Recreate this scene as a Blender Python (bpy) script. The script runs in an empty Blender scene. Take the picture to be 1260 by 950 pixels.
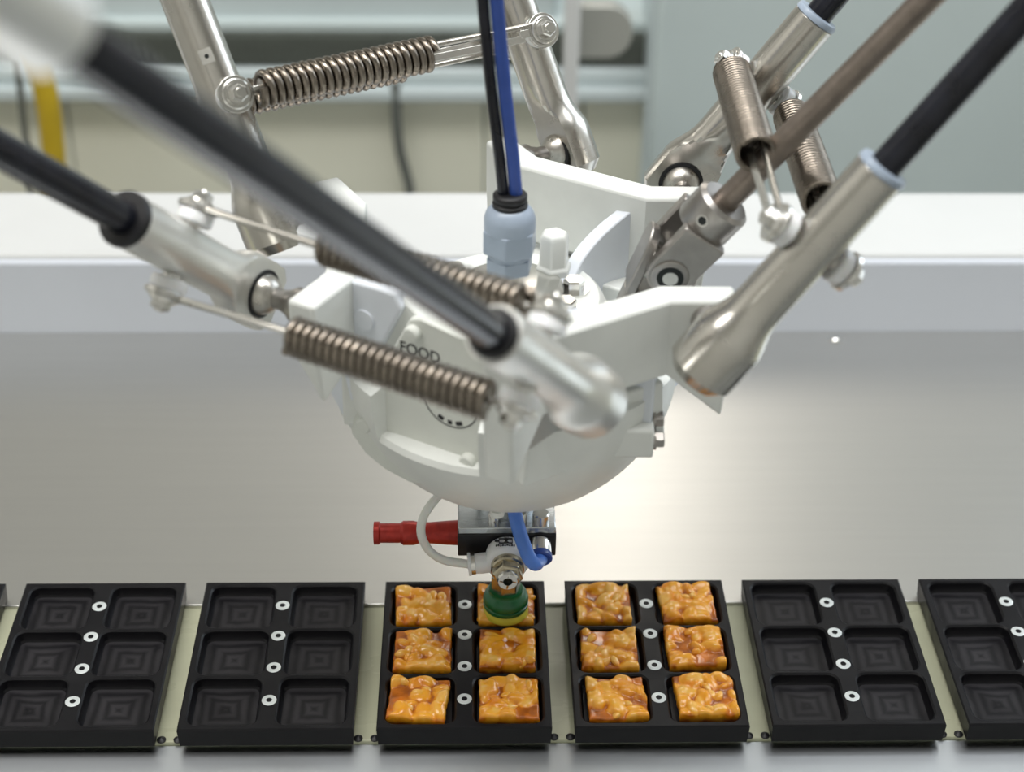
import bpy, bmesh, math, random
import numpy as np
from mathutils import Matrix, Vector

S = 0.01                      # everything below is written in centimetres
scene = bpy.context.scene
COL = scene.collection

# ------------------------------------------------------------------ camera
PITCH, YAW, ROLL = math.radians(33.375), math.radians(1.611), math.radians(0.751)
CAM = Vector((0.1916, -58.4512, 49.1295))
FPX = 2047.41
cp, sp, cy_, sy_ = math.cos(PITCH), math.sin(PITCH), math.cos(YAW), math.sin(YAW)
fwd = Vector((sy_ * cp, cy_ * cp, -sp)); rgt = Vector((cy_, -sy_, 0)); upv = rgt.cross(fwd)
r2 = math.cos(ROLL) * rgt + math.sin(ROLL) * upv
u2 = -math.sin(ROLL) * rgt + math.cos(ROLL) * upv
cam_d = bpy.data.cameras.new('camera'); cam = bpy.data.objects.new('camera', cam_d); COL.objects.link(cam)
m = Matrix((r2, u2, -fwd)).transposed().to_4x4(); m.translation = CAM * S
cam.matrix_world = m
cam_d.sensor_width = 36.0; cam_d.sensor_fit = 'HORIZONTAL'; cam_d.lens = 36.0 * FPX / 1260.0
cam_d.clip_start = 0.01; cam_d.clip_end = 50
cam_d.dof.use_dof = True; cam_d.dof.focus_distance = 0.70; cam_d.dof.aperture_fstop = 6.8
scene.camera = cam

# ------------------------------------------------------------------ world, lamps, exposure
scene.view_settings.view_transform = 'Standard'
scene.view_settings.look = 'None'
scene.view_settings.gamma = 1.0
scene.view_settings.use_curve_mapping = False
scene.view_settings.exposure = 0.07
w = bpy.data.worlds.new('world'); scene.world = w; w.use_nodes = True
bg = w.node_tree.nodes['Background']; bg.inputs[0].default_value = (0.80, 0.79, 0.74, 1); bg.inputs[1].default_value = 0.30

def area(name, loc, target, sx, sy, power, col):
    l = bpy.data.lights.new(name, 'AREA'); l.shape = 'RECTANGLE'; l.size = sx * S; l.size_y = sy * S
    l.energy = power; l.color = col
    o = bpy.data.objects.new(name, l); COL.objects.link(o); o.location = Vector(loc) * S
    d = (Vector(target) - Vector(loc)); o.rotation_euler = d.to_track_quat('-Z', 'Y').to_euler()
    return o
area('ceiling_lamp', (-50, -12, 172), (-50, -12, 0), 150, 50, 20.0, (1.0, 0.97, 0.93))
area('ceiling_lamp', (50, 12, 172), (50, 20, 0), 150, 50, 17.0, (0.96, 0.98, 1.0))
area('rear_lamp', (21, 150, 108), (8, 6, 0), 8, 80, 2.0, (1.0, 0.93, 0.84))
area('window_light', (168, 90, 90), (10, 10, 0), 120, 110, 14.0, (0.80, 0.90, 1.0))

# ------------------------------------------------------------------ materials
MATS = {}
def mat(name, col, rough=0.5, metal=0.0, noise=0.0, nscale=(30, 30, 30), bump=0.0, bscale=None, coat=0.0, sss=0.0, rnoise=0.0,
        trans=0.0, ior=1.45, spec=0.5, alpha=1.0, col2=None):
    ma = bpy.data.materials.new(name); ma.use_nodes = True
    nt = ma.node_tree; b = nt.nodes['Principled BSDF']
    b.inputs['Base Color'].default_value = (*col, 1); b.inputs['Roughness'].default_value = rough
    b.inputs['Metallic'].default_value = metal; b.inputs['Coat Weight'].default_value = coat
    b.inputs['IOR'].default_value = ior; b.inputs['Specular IOR Level'].default_value = spec
    b.inputs['Transmission Weight'].default_value = trans
    b.inputs['Alpha'].default_value = alpha
    if sss: 
        b.inputs['Subsurface Weight'].default_value = sss; b.inputs['Subsurface Radius'].default_value = (.004, .002, .001); b.inputs['Subsurface Scale'].default_value = 0.6
    tc = nt.nodes.new('ShaderNodeTexCoord'); mp = nt.nodes.new('ShaderNodeMapping')
    mp.inputs['Scale'].default_value = nscale; nt.links.new(tc.outputs['Object'], mp.inputs['Vector'])
    nz = nt.nodes.new('ShaderNodeTexNoise'); nz.inputs['Scale'].default_value = 1.0; nz.inputs['Detail'].default_value = 5
    nt.links.new(mp.outputs[0], nz.inputs['Vector'])
    mx = nt.nodes.new('ShaderNodeMix'); mx.data_type = 'RGBA'
    c2 = col2 if col2 else tuple(max(0, x * (1 - noise)) for x in col)
    c1 = col if col2 else tuple(min(1, x * (1 + noise)) for x in col)
    mx.inputs[6].default_value = (*c1, 1); mx.inputs[7].default_value = (*c2, 1)
    rp = nt.nodes.new('ShaderNodeMapRange'); rp.inputs[1].default_value = 0.35; rp.inputs[2].default_value = 0.65
    nt.links.new(nz.outputs['Fac'], rp.inputs[0]); nt.links.new(rp.outputs[0], mx.inputs[0])
    nt.links.new(mx.outputs[2], b.inputs['Base Color'])
    if rnoise:
        rr = nt.nodes.new('ShaderNodeMapRange'); rr.inputs[1].default_value = 0.3; rr.inputs[2].default_value = 0.7
        rr.inputs[3].default_value = max(0.02, rough - rnoise); rr.inputs[4].default_value = min(1, rough + rnoise)
        nt.links.new(nz.outputs['Fac'], rr.inputs[0]); nt.links.new(rr.outputs[0], b.inputs['Roughness'])
    if bump:
        n2 = nz
        if bscale:
            m2 = nt.nodes.new('ShaderNodeMapping'); m2.inputs['Scale'].default_value = bscale
            nt.links.new(tc.outputs['Object'], m2.inputs['Vector'])
            n2 = nt.nodes.new('ShaderNodeTexNoise'); n2.inputs['Scale'].default_value = 1; n2.inputs['Detail'].default_value = 3
            nt.links.new(m2.outputs[0], n2.inputs['Vector'])
        bp = nt.nodes.new('ShaderNodeBump'); bp.inputs['Strength'].default_value = bump; bp.inputs['Distance'].default_value = 0.0005
        nt.links.new(n2.outputs['Fac'], bp.inputs['Height']); nt.links.new(bp.outputs[0], b.inputs['Normal'])
    MATS[name] = ma
    return ma

mat('white_paint', (0.80, 0.82, 0.79), 0.38, noise=0.03, nscale=(60, 60, 60), bump=0.12, bscale=(260, 260, 260))
mat('cover_paint', (0.74, 0.76, 0.71), 0.42, noise=0.03, nscale=(50, 50, 50), bump=0.1, bscale=(260, 260, 260))
mat('cool_lit_paint', (0.78, 0.82, 0.88), 0.35, noise=0.02, nscale=(50, 50, 50))  # white paint with bluish light put into its colour; upper arms share it
mat('brushed_steel', (0.57, 0.55, 0.51), 0.25, metal=1, noise=0.04, nscale=(120, 120, 120), rnoise=0.04)
mat('pale_steel', (0.74, 0.73, 0.70), 0.24, metal=1, noise=0.03, nscale=(120, 120, 120), rnoise=0.03)
mat('satin_sleeve', (0.78, 0.78, 0.75), 0.42, metal=1, noise=0.03, nscale=(80, 80, 80), rnoise=0.03)
mat('spring_steel', (0.235, 0.205, 0.172), 0.28, metal=1, noise=0.15, nscale=(90, 90, 90), rnoise=0.08)
mat('joint_steel', (0.40, 0.38, 0.36), 0.36, metal=1, noise=0.06, nscale=(150, 150, 150))
mat('ball_steel', (0.52, 0.50, 0.46), 0.34, metal=1, noise=0.12, nscale=(300, 300, 300), rnoise=0.1)
mat('shaft_brown', (0.26, 0.22, 0.19), 0.38, metal=0.85, noise=0.1, nscale=(200, 200, 200))
mat('carbon_black', (0.010, 0.011, 0.017), 0.17, noise=0.3, nscale=(120, 120, 120), spec=0.42)
mat('black_rubber', (0.012, 0.012, 0.014), 0.45, noise=0.2, nscale=(100, 100, 100))
mat('white_plastic', (0.82, 0.83, 0.84), 0.30, noise=0.02, nscale=(60, 60, 60), sss=0.1)
mat('grey_plastic', (0.36, 0.43, 0.53), 0.28, noise=0.03, nscale=(60, 60, 60))
mat('hose_blue', (0.035, 0.085, 0.36), 0.25, noise=0.1, nscale=(60, 60, 60))
mat('tube_blue', (0.10, 0.24, 0.72), 0.22, noise=0.08, nscale=(90, 90, 90), sss=0.15)
mat('tube_white', (0.78, 0.80, 0.76), 0.30, noise=0.03, nscale=(60, 60, 60), sss=0.2)
mat('red_anodised', (0.38, 0.030, 0.022), 0.33, metal=0.35, noise=0.15, nscale=(300, 40, 300))
mat('black_anodised', (0.010, 0.010, 0.012), 0.35, noise=0.2, nscale=(100, 100, 100))
mat('milled_aluminium', (0.55, 0.58, 0.60), 0.25, metal=1, noise=0.08, nscale=(30, 400, 30), rnoise=0.08)
mat('nickel_brass', (0.50, 0.45, 0.34), 0.25, metal=1, noise=0.1, nscale=(150, 150, 150))
mat('green_silicone', (0.004, 0.105, 0.030), 0.28, noise=0.15, nscale=(80, 80, 80), coat=0.2)
mat('yellow_silicone', (0.55, 0.52, 0.06), 0.38, noise=0.08, nscale=(80, 80, 80), sss=0.3)
mat('print_black', (0.015, 0.015, 0.018), 0.5, noise=0.1)
mat('screw_zinc', (0.66, 0.70, 0.70), 0.38, metal=0.3, noise=0.06, nscale=(200, 200, 200))
mat('dark_hole', (0.01, 0.014, 0.014), 0.5, noise=0.1)
mat('table_steel', (0.66, 0.655, 0.635), 0.35, metal=1, noise=0.012, nscale=(9, 240, 9), rnoise=0.006)
mat('front_steel', (0.66, 0.69, 0.72), 0.30, metal=1, noise=0.03, nscale=(6, 30, 6), rnoise=0.01)
mat('strip_cream', (0.52, 0.53, 0.38), 0.30, noise=0.06, nscale=(12, 40, 12), rnoise=0.08)
mat('beam_white', (0.66, 0.67, 0.665), 0.35, noise=0.02, nscale=(10, 10, 10))
mat('beam_reflected_blue', (0.67, 0.71, 0.78), 0.35, noise=0.02, nscale=(10, 10, 10))  # bluish reflected light on the white beam, held in the base colour
mat('cabinet_cream', (0.76, 0.76, 0.64), 0.45, noise=0.03, nscale=(8, 8, 8))
mat('rail_grey', (0.56, 0.63, 0.64), 0.35, noise=0.05, nscale=(6, 6, 6))
mat('chain_dark', (0.10, 0.11, 0.095), 0.5, noise=0.2, nscale=(60, 60, 60))
mat('door_grey', (0.56, 0.64, 0.64), 0.30, noise=0.04, nscale=(5, 5, 5))
mat('plate_beige', (0.50, 0.50, 0.46), 0.35, metal=0.5, noise=0.04, nscale=(20, 20, 20))
mat('yellow_paint', (0.52, 0.36, 0.015), 0.4, noise=0.12, nscale=(20, 20, 20))
mat('cable_grey', (0.12, 0.13, 0.12), 0.5, noise=0.1)
mat('room_paint', (0.65, 0.64, 0.60), 0.6, noise=0.03, nscale=(2, 2, 2))
mat('floor_grey', (0.35, 0.36, 0.35), 0.6, noise=0.1, nscale=(4, 4, 4))

def tray_material():
    ma = bpy.data.materials.new('tray_black'); ma.use_nodes = True; nt = ma.node_tree; b = nt.nodes['Principled BSDF']
    N = nt.nodes.new; L = nt.links.new
    tc = N('ShaderNodeTexCoord'); uv = N('ShaderNodeUVMap'); uv.uv_map = 'UVMap'
    sx = N('ShaderNodeSeparateXYZ'); L(uv.outputs[0], sx.inputs[0])
    def mth(op, a, b_=None):
        n = N('ShaderNodeMath'); n.operation = op
        for i, v in enumerate((a, b_)):
            if v is None: continue
            if isinstance(v, (int, float)): n.inputs[i].default_value = v
            else: L(v, n.inputs[i])
        return n.outputs[0]
    nz0 = N('ShaderNodeTexNoise'); nz0.inputs['Scale'].default_value = 220; nz0.inputs['Detail'].default_value = 4; L(tc.outputs['Object'], nz0.inputs['Vector'])
    nz = N('ShaderNodeTexNoise'); nz.inputs['Scale'].default_value = 55; nz.inputs['Detail'].default_value = 6; L(tc.outputs['Object'], nz.inputs['Vector'])
    au = mth('ABSOLUTE', mth('SUBTRACT', sx.outputs[0], 0.5)); av = mth('ABSOLUTE', mth('SUBTRACT', sx.outputs[1], 0.5))
    mxm = mth('MAXIMUM', au, av)
    ph = mth('ADD', mth('MULTIPLY', mxm, 40.0), mth('MULTIPLY', nz.outputs['Fac'], 7.0))
    wv = mth('ADD', mth('MULTIPLY', mth('SINE', ph), 0.5), 0.5)
    infl = mth('MULTIPLY', mth('LESS_THAN', mxm, 0.47), wv)        # only inside the pockets (uv there is 0..1)
    f = mth('MULTIPLY', infl, nz.outputs['Fac'])
    mx = N('ShaderNodeMix'); mx.data_type = 'RGBA'
    mx.inputs[6].default_value = (0.0050, 0.0048, 0.0064, 1); mx.inputs[7].default_value = (0.036, 0.034, 0.038, 1)
    b.inputs['Specular IOR Level'].default_value = 0.26
    L(f, mx.inputs[0]); L(mx.outputs[2], b.inputs['Base Color'])
    rr = N('ShaderNodeMapRange'); rr.inputs[1].default_value = 0.3; rr.inputs[2].default_value = 0.7; rr.inputs[3].default_value = 0.30; rr.inputs[4].default_value = 0.52
    L(nz.outputs['Fac'], rr.inputs[0]); L(rr.outputs[0], b.inputs['Roughness'])
    bp = N('ShaderNodeBump'); bp.inputs['Strength'].default_value = 0.15; bp.inputs['Distance'].default_value = 0.0003
    L(nz0.outputs['Fac'], bp.inputs['Height']); L(bp.outputs[0], b.inputs['Normal'])
    MATS['tray_black'] = ma
tray_material()

def caramel_material():
    ma = bpy.data.materials.new('caramel_nut'); ma.use_nodes = True; nt = ma.node_tree; b = nt.nodes['Principled BSDF']
    N = nt.nodes.new; L = nt.links.new
    at = N('ShaderNodeAttribute'); at.attribute_name = 'nut'
    tc = N('ShaderNodeTexCoord')
    nz = N('ShaderNodeTexNoise'); nz.inputs['Scale'].default_value = 210; nz.inputs['Detail'].default_value = 4; L(tc.outputs['Object'], nz.inputs['Vector'])
    oi = N('ShaderNodeObjectInfo')
    n2 = N('ShaderNodeTexNoise'); n2.inputs['Scale'].default_value = 95; n2.inputs['Detail'].default_value = 2
    va = N('ShaderNodeVectorMath'); va.operation = 'ADD'; L(tc.outputs['Object'], va.inputs[0]); L(oi.outputs['Location'], va.inputs[1]); L(va.outputs[0], n2.inputs['Vector'])
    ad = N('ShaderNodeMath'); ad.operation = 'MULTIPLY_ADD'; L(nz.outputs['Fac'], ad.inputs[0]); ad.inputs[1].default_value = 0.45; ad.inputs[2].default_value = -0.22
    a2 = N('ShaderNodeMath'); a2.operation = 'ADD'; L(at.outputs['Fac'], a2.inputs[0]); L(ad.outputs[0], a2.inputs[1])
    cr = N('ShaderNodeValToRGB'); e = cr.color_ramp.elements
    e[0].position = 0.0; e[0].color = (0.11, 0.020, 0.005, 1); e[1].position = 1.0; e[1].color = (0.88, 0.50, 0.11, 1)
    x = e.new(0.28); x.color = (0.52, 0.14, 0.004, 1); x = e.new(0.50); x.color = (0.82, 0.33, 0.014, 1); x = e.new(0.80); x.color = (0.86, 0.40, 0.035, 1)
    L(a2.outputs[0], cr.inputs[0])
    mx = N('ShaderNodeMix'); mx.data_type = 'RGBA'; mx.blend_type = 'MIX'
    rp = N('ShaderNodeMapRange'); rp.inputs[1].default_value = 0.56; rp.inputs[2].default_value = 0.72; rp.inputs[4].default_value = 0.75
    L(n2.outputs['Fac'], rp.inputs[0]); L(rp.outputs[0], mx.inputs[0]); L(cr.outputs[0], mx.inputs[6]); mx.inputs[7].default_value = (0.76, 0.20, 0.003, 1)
    L(mx.outputs[2], b.inputs['Base Color'])
    b.inputs['Roughness'].default_value = 0.20; b.inputs['Subsurface Weight'].default_value = 0.10
    b.inputs['Subsurface Radius'].default_value = (.0022, .0010, .0004); b.inputs['Subsurface Scale'].default_value = 0.5
    b.inputs['Coat Weight'].default_value = 0.4; b.inputs['Coat Roughness'].default_value = 0.12
    bp = N('ShaderNodeBump'); bp.inputs['Strength'].default_value = 0.45; bp.inputs['Distance'].default_value = 0.0009
    L(nz.outputs['Fac'], bp.inputs['Height']); L(bp.outputs[0], b.inputs['Normal'])
    MATS['caramel_nut'] = ma
caramel_material()

# ------------------------------------------------------------------ mesh helpers (world centimetres)
def V(*a): return Vector(a[0]) if len(a) == 1 else Vector(a)
def basis(ax, hint=None):
    ax = V(ax).normalized(); h = V(hint) if hint is not None else (Vector((0, 0, 1)) if abs(ax.z) < 0.9 else Vector((1, 0, 0)))
    x = (h - ax * h.dot(ax)).normalized(); return x, ax.cross(x), ax

class MB:
    def __init__(self): self.v = []; self.f = []; self.mi = []; self.cur = 0
    def add(self, vs, fs):
        o = len(self.v); self.v += [tuple(x) for x in vs]; self.f += [tuple(i + o for i in f) for f in fs]; self.mi += [self.cur] * len(fs)
        return self
    def rings(self, rs, cap0=True, cap1=True, closed=False):
        n = len(rs[0]); vs = [p for r in rs for p in r]; fs = []
        m_ = len(rs)
        for i in range(m_ if closed else m_ - 1):
            a, b = i * n, ((i + 1) % m_) * n
            for j in range(n):
                k = (j + 1) % n; fs.append((a + j, a + k, b + k, b + j))
        if not closed:
            if cap0: fs.append(tuple(range(n - 1, -1, -1)))
            if cap1: fs.append(tuple(range((m_ - 1) * n, m_ * n)))
        return self.add(vs, fs)
    def lathe(self, prof, org, ax, seg=32, hint=None, cap0=True, cap1=True, rot=0.0):
        x, y, z = basis(ax, hint); org = V(org); rs = []
        for r, h in prof:
            r = max(r, 1e-4)
            rs.append([org + z * h + (x * math.cos(rot + 2 * math.pi * j / seg) + y * math.sin(rot + 2 * math.pi * j / seg)) * r for j in range(seg)])
        return self.rings(rs, cap0, cap1)
    def tube(self, pts, rad, seg=14, caps=True):
        pts = [V(p) for p in pts]; n = len(pts); rs = []
        t0 = (pts[1] - pts[0]).normalized(); x, y, _ = basis(t0)
        for i, p in enumerate(pts):
            t = (pts[min(i + 1, n - 1)] - pts[max(i - 1, 0)]).normalized()
            x = (x - t * x.dot(t)).normalized(); y = t.cross(x)
            r = rad[i] if isinstance(rad, (list, tuple)) else rad
            rs.append([p + (x * math.cos(2 * math.pi * j / seg) + y * math.sin(2 * math.pi * j / seg)) * r for j in range(seg)])
        return self.rings(rs, caps, caps)
    def box(self, c, ax, half):
        c = V(c); X, Y, Z = [V(a).normalized() * h for a, h in zip(ax, half)]
        vs = [c + X * i + Y * j + Z * k for i in (-1, 1) for j in (-1, 1) for k in (-1, 1)]
        return self.add(vs, [(0, 1, 3, 2), (4, 6, 7, 5), (0, 4, 5, 1), (2, 3, 7, 6), (0, 2, 6, 4), (1, 5, 7, 3)])
    def abox(self, lo, hi):
        lo, hi = V(lo), V(hi); return self.box((lo + hi) / 2, ((1, 0, 0), (0, 1, 0), (0, 0, 1)), (hi - lo) / 2)
    def prism(self, poly, org, u, v, n, th):
        org, u, v, n = V(org), V(u), V(v), V(n); a = [org + u * p[0] + v * p[1] for p in poly]; b = [q + n * th for q in a]
        return self.rings([a, b])
    def sphere(self, c, r, seg=28, rings=16):
        prof = [(r * math.sin(math.pi * i / rings), -r * math.cos(math.pi * i / rings)) for i in range(rings + 1)]
        return self.lathe(prof, c, (0, 0, 1), seg)
    def build(self, name, mats, parent=None, smooth=40, bevel=0.0, bseg=2, subsurf=0):
        loc = Vector((0, 0, 0)); pr = parent
        while pr is not None: loc += pr.location / S; pr = pr.parent
        me = bpy.data.meshes.new(name)
        me.from_pydata([tuple((Vector(p) - loc) * S) for p in self.v], [], self.f)
        if isinstance(mats, str): mats = [mats]
        for k in mats: me.materials.append(MATS[k])
        me.polygons.foreach_set('material_index', self.mi)
        bm = bmesh.new(); bm.from_mesh(me); bmesh.ops.remove_doubles(bm, verts=bm.verts, dist=1e-7); bmesh.ops.recalc_face_normals(bm, faces=bm.faces); bm.to_mesh(me); bm.free()
        me.shade_smooth(); me.set_sharp_from_angle(angle=math.radians(smooth))
        o = bpy.data.objects.new(name, me); COL.objects.link(o); o.parent = parent
        if subsurf:
            md = o.modifiers.new('subdivision', 'SUBSURF'); md.levels = md.render_levels = subsurf
        if bevel:
            md = o.modifiers.new('bevel', 'BEVEL'); md.width = bevel * S; md.segments = bseg; md.limit_method = 'ANGLE'; md.angle_limit = math.radians(35); md.harden_normals = False
        return o

def tag(o, label, cat, group=None, kind=None):
    o['label'] = label
    if cat: o['category'] = cat
    if group: o['group'] = group
    if kind: o['kind'] = kind
    return o
def thing(name, loc, label, cat, group=None):
    o = bpy.data.objects.new(name, None); o.empty_display_size = 0.01; COL.objects.link(o); o.location = V(loc) * S
    return tag(o, label, cat, group)
def struct(o, label=None):
    o['kind'] = 'structure'
    if label: o['label'] = label
    return o
def spline(pts, n=8):
    pts = [V(p) for p in pts]; out = []
    P = [pts[0] * 2 - pts[1]] + pts + [pts[-1] * 2 - pts[-2]]
    for i in range(1, len(P) - 2):
        for k in range(n):
            t = k / n; a, b, c, d = P[i - 1], P[i], P[i + 1], P[i + 2]
            out.append(0.5 * ((2 * b) + (c - a) * t + (2 * a - 5 * b + 4 * c - d) * t * t + (3 * b - a - 3 * c + d) * t ** 3))
    out.append(pts[-1]); return out
def hexbolt(r, h, wr, org, ax, mb=None, washer=True):
    mb = mb or MB(); z0 = 0
    if washer: mb.lathe([(wr, 0), (wr, 0.10)], org, ax, 24); z0 = 0.10
    mb.lathe([(r, z0), (r, z0 + h * .85), (r * .86, z0 + h)], org, ax, 6)
    return mb
Z = Vector((0, 0, 1))

# ================================================================== SETTING
ZT = -1.0                      # steel table surface; tray rims stand at z = 0
BACKY = 72.0
mb = MB(); mb.abox((-160, -150, -92), (190, 170, -90)); struct(mb.build('floor', 'floor_grey'), 'plain grey floor far below the machine')
for nm, lo, hi, lab in (('wall_left', (-164, -150, -90), (-160, 170, 176), 'plain light grey wall far to the left'), ('wall_right', (190, -150, -90), (194, 170, 176), 'plain light grey wall far to the right'),
                        ('wall_front', (-160, -154, -90), (190, -150, 176), 'plain light grey wall behind the camera'), ('wall_back', (-160, 170, -90), (190, 174, 176), 'plain light grey wall far behind the machine'),
                        ('ceiling', (-164, -154, 176), (194, 174, 180), 'plain white ceiling above the machine')):
    struct(MB().abox(lo, hi).build(nm, 'room_paint'), lab)
# steel table behind the row of trays
tb = thing('steel_table', (0, 12, -3), 'brushed stainless steel table top behind the row of black trays', 'table')
MB().abox((-60, -0.45, ZT - 0.5), (75, 23.3, ZT)).build('table_top', 'table_steel', tb, bevel=0.05)
MB().abox((-60, -0.2, ZT - 3.5), (75, 0.6, ZT - 0.5)).build('front_lip', 'table_steel', tb)
mb = MB(); mb.lathe([(0.30, 0), (0.30, 0.06), (0.20, 0.16), (0.0001, 0.19)], (21.0, 22.4, ZT), Z, 20); mb.build('screw', 'pale_steel', tb)
mb = MB(); mb.lathe([(0.42, 0), (0.42, 0.04)], (21.0, 22.4, ZT), Z, 24); mb.build('washer', 'pale_steel', tb)
# cream guide strip and front ledge
mb = MB(); mb.abox((-60, -8.85, ZT - 0.75), (75, -0.45, ZT - 0.15)); tag(mb.build('guide_strip', 'strip_cream', bevel=0.06), 'pale cream conveyor guide strip running under the black trays', 'conveyor strip')
mb = MB(); mb.abox((-60, -24, ZT - 1.3), (75, -8.6, ZT - 0.80))
mb = MB(); mb.prism([(-8.86, ZT - 0.32), (-24, ZT - 2.3), (-24, ZT - 2.8), (-8.86, ZT - 1.2)], (-60, 0, 0), (0, 1, 0), (0, 0, 1), (1, 0, 0), 135)
tag(mb.build('steel_ledge', 'front_steel', bevel=0.05), 'shiny steel ledge in front of the trays at the bottom edge', 'ledge')
# white beam behind the table
gb = thing('guard_beam', (10, 27, -9), 'wide white painted beam running behind the steel table, bluish reflected light coloured onto its front', 'beam')
MB().abox((-75, 23.7, -9), (95, 31.5, 3.87)).build('beam_body', 'beam_white', gb, bevel=0.35, bseg=3)
MB().abox((-75, 23.3, -9), (95, 23.75, 3.60)).build('front_reflection_tint', 'beam_reflected_blue', gb, bevel=0.2)  # thin slab added to colour the bluish reflection onto the beam front
# far machine behind: cream cabinet, dark chain conveyor with grey rails
def bz(py):  # height on the far plane for a picture row, used for laying out the far machine
    d = ((475 - py) / FPX) * upv + fwd; return CAM.z + d.z * (BACKY - CAM.y) / d.y
def bx(px):
    d = ((px - 630) / FPX) * rgt + 0.17 * upv + fwd; return CAM.x + d.x * (BACKY - CAM.y) / d.y
cab = thing('cream_cabinet', (bx(430), BACKY + 6, -90), 'blurred cream cabinet of the machine behind the white beam', 'cabinet')
seams = [bx(-220), bx(75), bx(592), bx(714), bx(792)]
for a, b in zip(seams[:-1], seams[1:]):
    MB().abox((a + 0.10, BACKY, -60), (b - 0.10, BACKY + 2, bz(118))).build('cabinet_panel', 'cabinet_cream', cab, bevel=0.1)
MB().abox((seams[0], BACKY + 0.6, -90), (seams[-1], BACKY + 16, bz(118) - 0.2)).build('cabinet_body', 'rail_grey', cab)
rail = thing('grey_rail', (bx(430), BACKY, bz(118)), 'blurred pale grey double rail along the top of the cream cabinet', 'rail')
MB().abox((bx(-220), BACKY - 1.5, bz(117)), (bx(792), BACKY + 2, bz(103))).build('lower_rail', 'rail_grey', rail, bevel=0.15)
MB().abox((bx(-220), BACKY - 0.4, bz(103)), (bx(792), BACKY + 2, bz(84))).build('upper_rail', 'rail_grey', rail, bevel=0.3)
ch = thing('chain_conveyor', (bx(430), BACKY + 2, bz(84)), 'blurred dark ribbed conveyor chain above the pale grey rail', 'conveyor')
MB().abox((bx(112), BACKY + 0.6, bz(84)), (bx(790), BACKY + 5, bz(44))).build('chain_bed', 'chain_dark', ch)
mb = MB(); mb.abox((-0.22, -0.3, 0), (0.22, 0.3, bz(46) - bz(82)))
rib = None
x = bx(116)
while x < bx(788):
    if rib is None:
        rib = mb.build('chain_link', 'chain_dark', ch); rib.location = ((V(x, BACKY + 0.4, bz(82)) - V(bx(430), BACKY + 2, bz(84))) * S)
        for vtx in rib.data.vertices: vtx.co += (V(bx(430), BACKY + 2, bz(84)) * S)
        r0 = rib
    else:
        r0 = rib.copy(); COL.objects.link(r0); r0.location = ((V(x, BACKY + 0.4, bz(82)) - V(bx(430), BACKY + 2, bz(84))) * S)
    x += 0.72
hood = thing('machine_hood', (bx(380), BACKY + 8, bz(44)), 'blurred pale blue-grey machine hood along the top left', 'machine')
MB().abox((bx(-220), BACKY + 2, bz(44)), (bx(680), BACKY + 14, bz(44) + 16)).build('hood_panel', 'rail_grey', hood, bevel=0.4)
MB().abox((bx(-220), BACKY + 1.0, bz(44) - 0.2), (bx(790), BACKY + 14, bz(44) + 0.8)).build('hood_edge', 'door_grey', hood, bevel=0.2)
dr = thing('grey_door', (bx(1050), BACKY - 3, -60), 'large smooth grey-green machine door filling the upper right background', 'machine door')
MB().abox((bx(792), BACKY - 3, -60), (bx(1500), BACKY + 4, bz(44) + 30)).build('door_panel', 'door_grey', dr, bevel=0.5)
MB().abox((bx(792) - 0.4, BACKY - 2.6, -60), (bx(792), BACKY + 4, bz(44) + 30)).build('door_seal', 'rail_grey', dr)
tag(MB().abox((bx(678), BACKY - 12, -30), (bx(694), BACKY - 10, bz(0) + 14)).build('white_post', 'beam_white', bevel=0.15), 'slim white upright post behind the rear right rod', 'post')
# rounded plate fixed to the post
mb = MB(); yy = BACKY - 9.8
def by(px, py, y):
    d = ((px - 630) / FPX) * r2 + ((475 - py) / FPX) * u2 + fwd; return CAM + d * ((y - CAM.y) / d.y)
a = by(693, 72, yy); b = by(780, 8, yy); rr = (b.z - a.z) * 0.46
poly = [(a.x, a.z)] + [(b.x - rr + rr * math.cos(t), a.z + rr + rr * math.sin(t)) for t in np.linspace(-math.pi / 2, 0, 8)] + [(b.x - rr + rr * math.cos(t), b.z - rr + rr * math.sin(t)) for t in np.linspace(0, math.pi / 2, 8)] + [(a.x, b.z)]
mb.prism(poly, (0, yy, 0), (1, 0, 0), (0, 0, 1), (0, 1, 0), 1.6)
tag(mb.build('rounded_plate', 'plate_beige', bevel=0.12), 'beige metal plate with rounded end fixed beside the slim white post', 'bracket')
a = by(57, 118, BACKY - 7); b = by(70, 240, BACKY - 7)
tag(MB().tube(spline([a + V(-.6, 0, 6), a, (a + b) / 2 + V(.1, 0, 0), b, b + V(0.6, 0, -9)], 6), 0.95, 16).build('yellow_hose', 'yellow_paint'), 'short yellow hose hanging at the left behind the beam', 'hose')
a = by(28, 116, BACKY - 6); b = by(28, 235, BACKY - 6)
tag(MB().tube([a + Z * 3, b - Z * 12], 0.28, 10).build('grey_rod', 'cable_grey'), 'thin dark grey upright rod left of the yellow hose', 'rod')
pts = [by(487, 118, BACKY - 1.2), by(488, 150, BACKY - 1.2), by(492, 185, BACKY - 1.2), by(500, 215, BACKY - 1.2), by(505, 245, BACKY - 1.2)]
tag(MB().tube(spline([pts[0] + Z * 1.0] + pts + [pts[-1] - Z * 8], 5), 0.42, 10).build('hanging_cable', 'cable_grey'), 'dark blurred cable hanging down the middle of the cream cabinet', 'cable')

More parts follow.
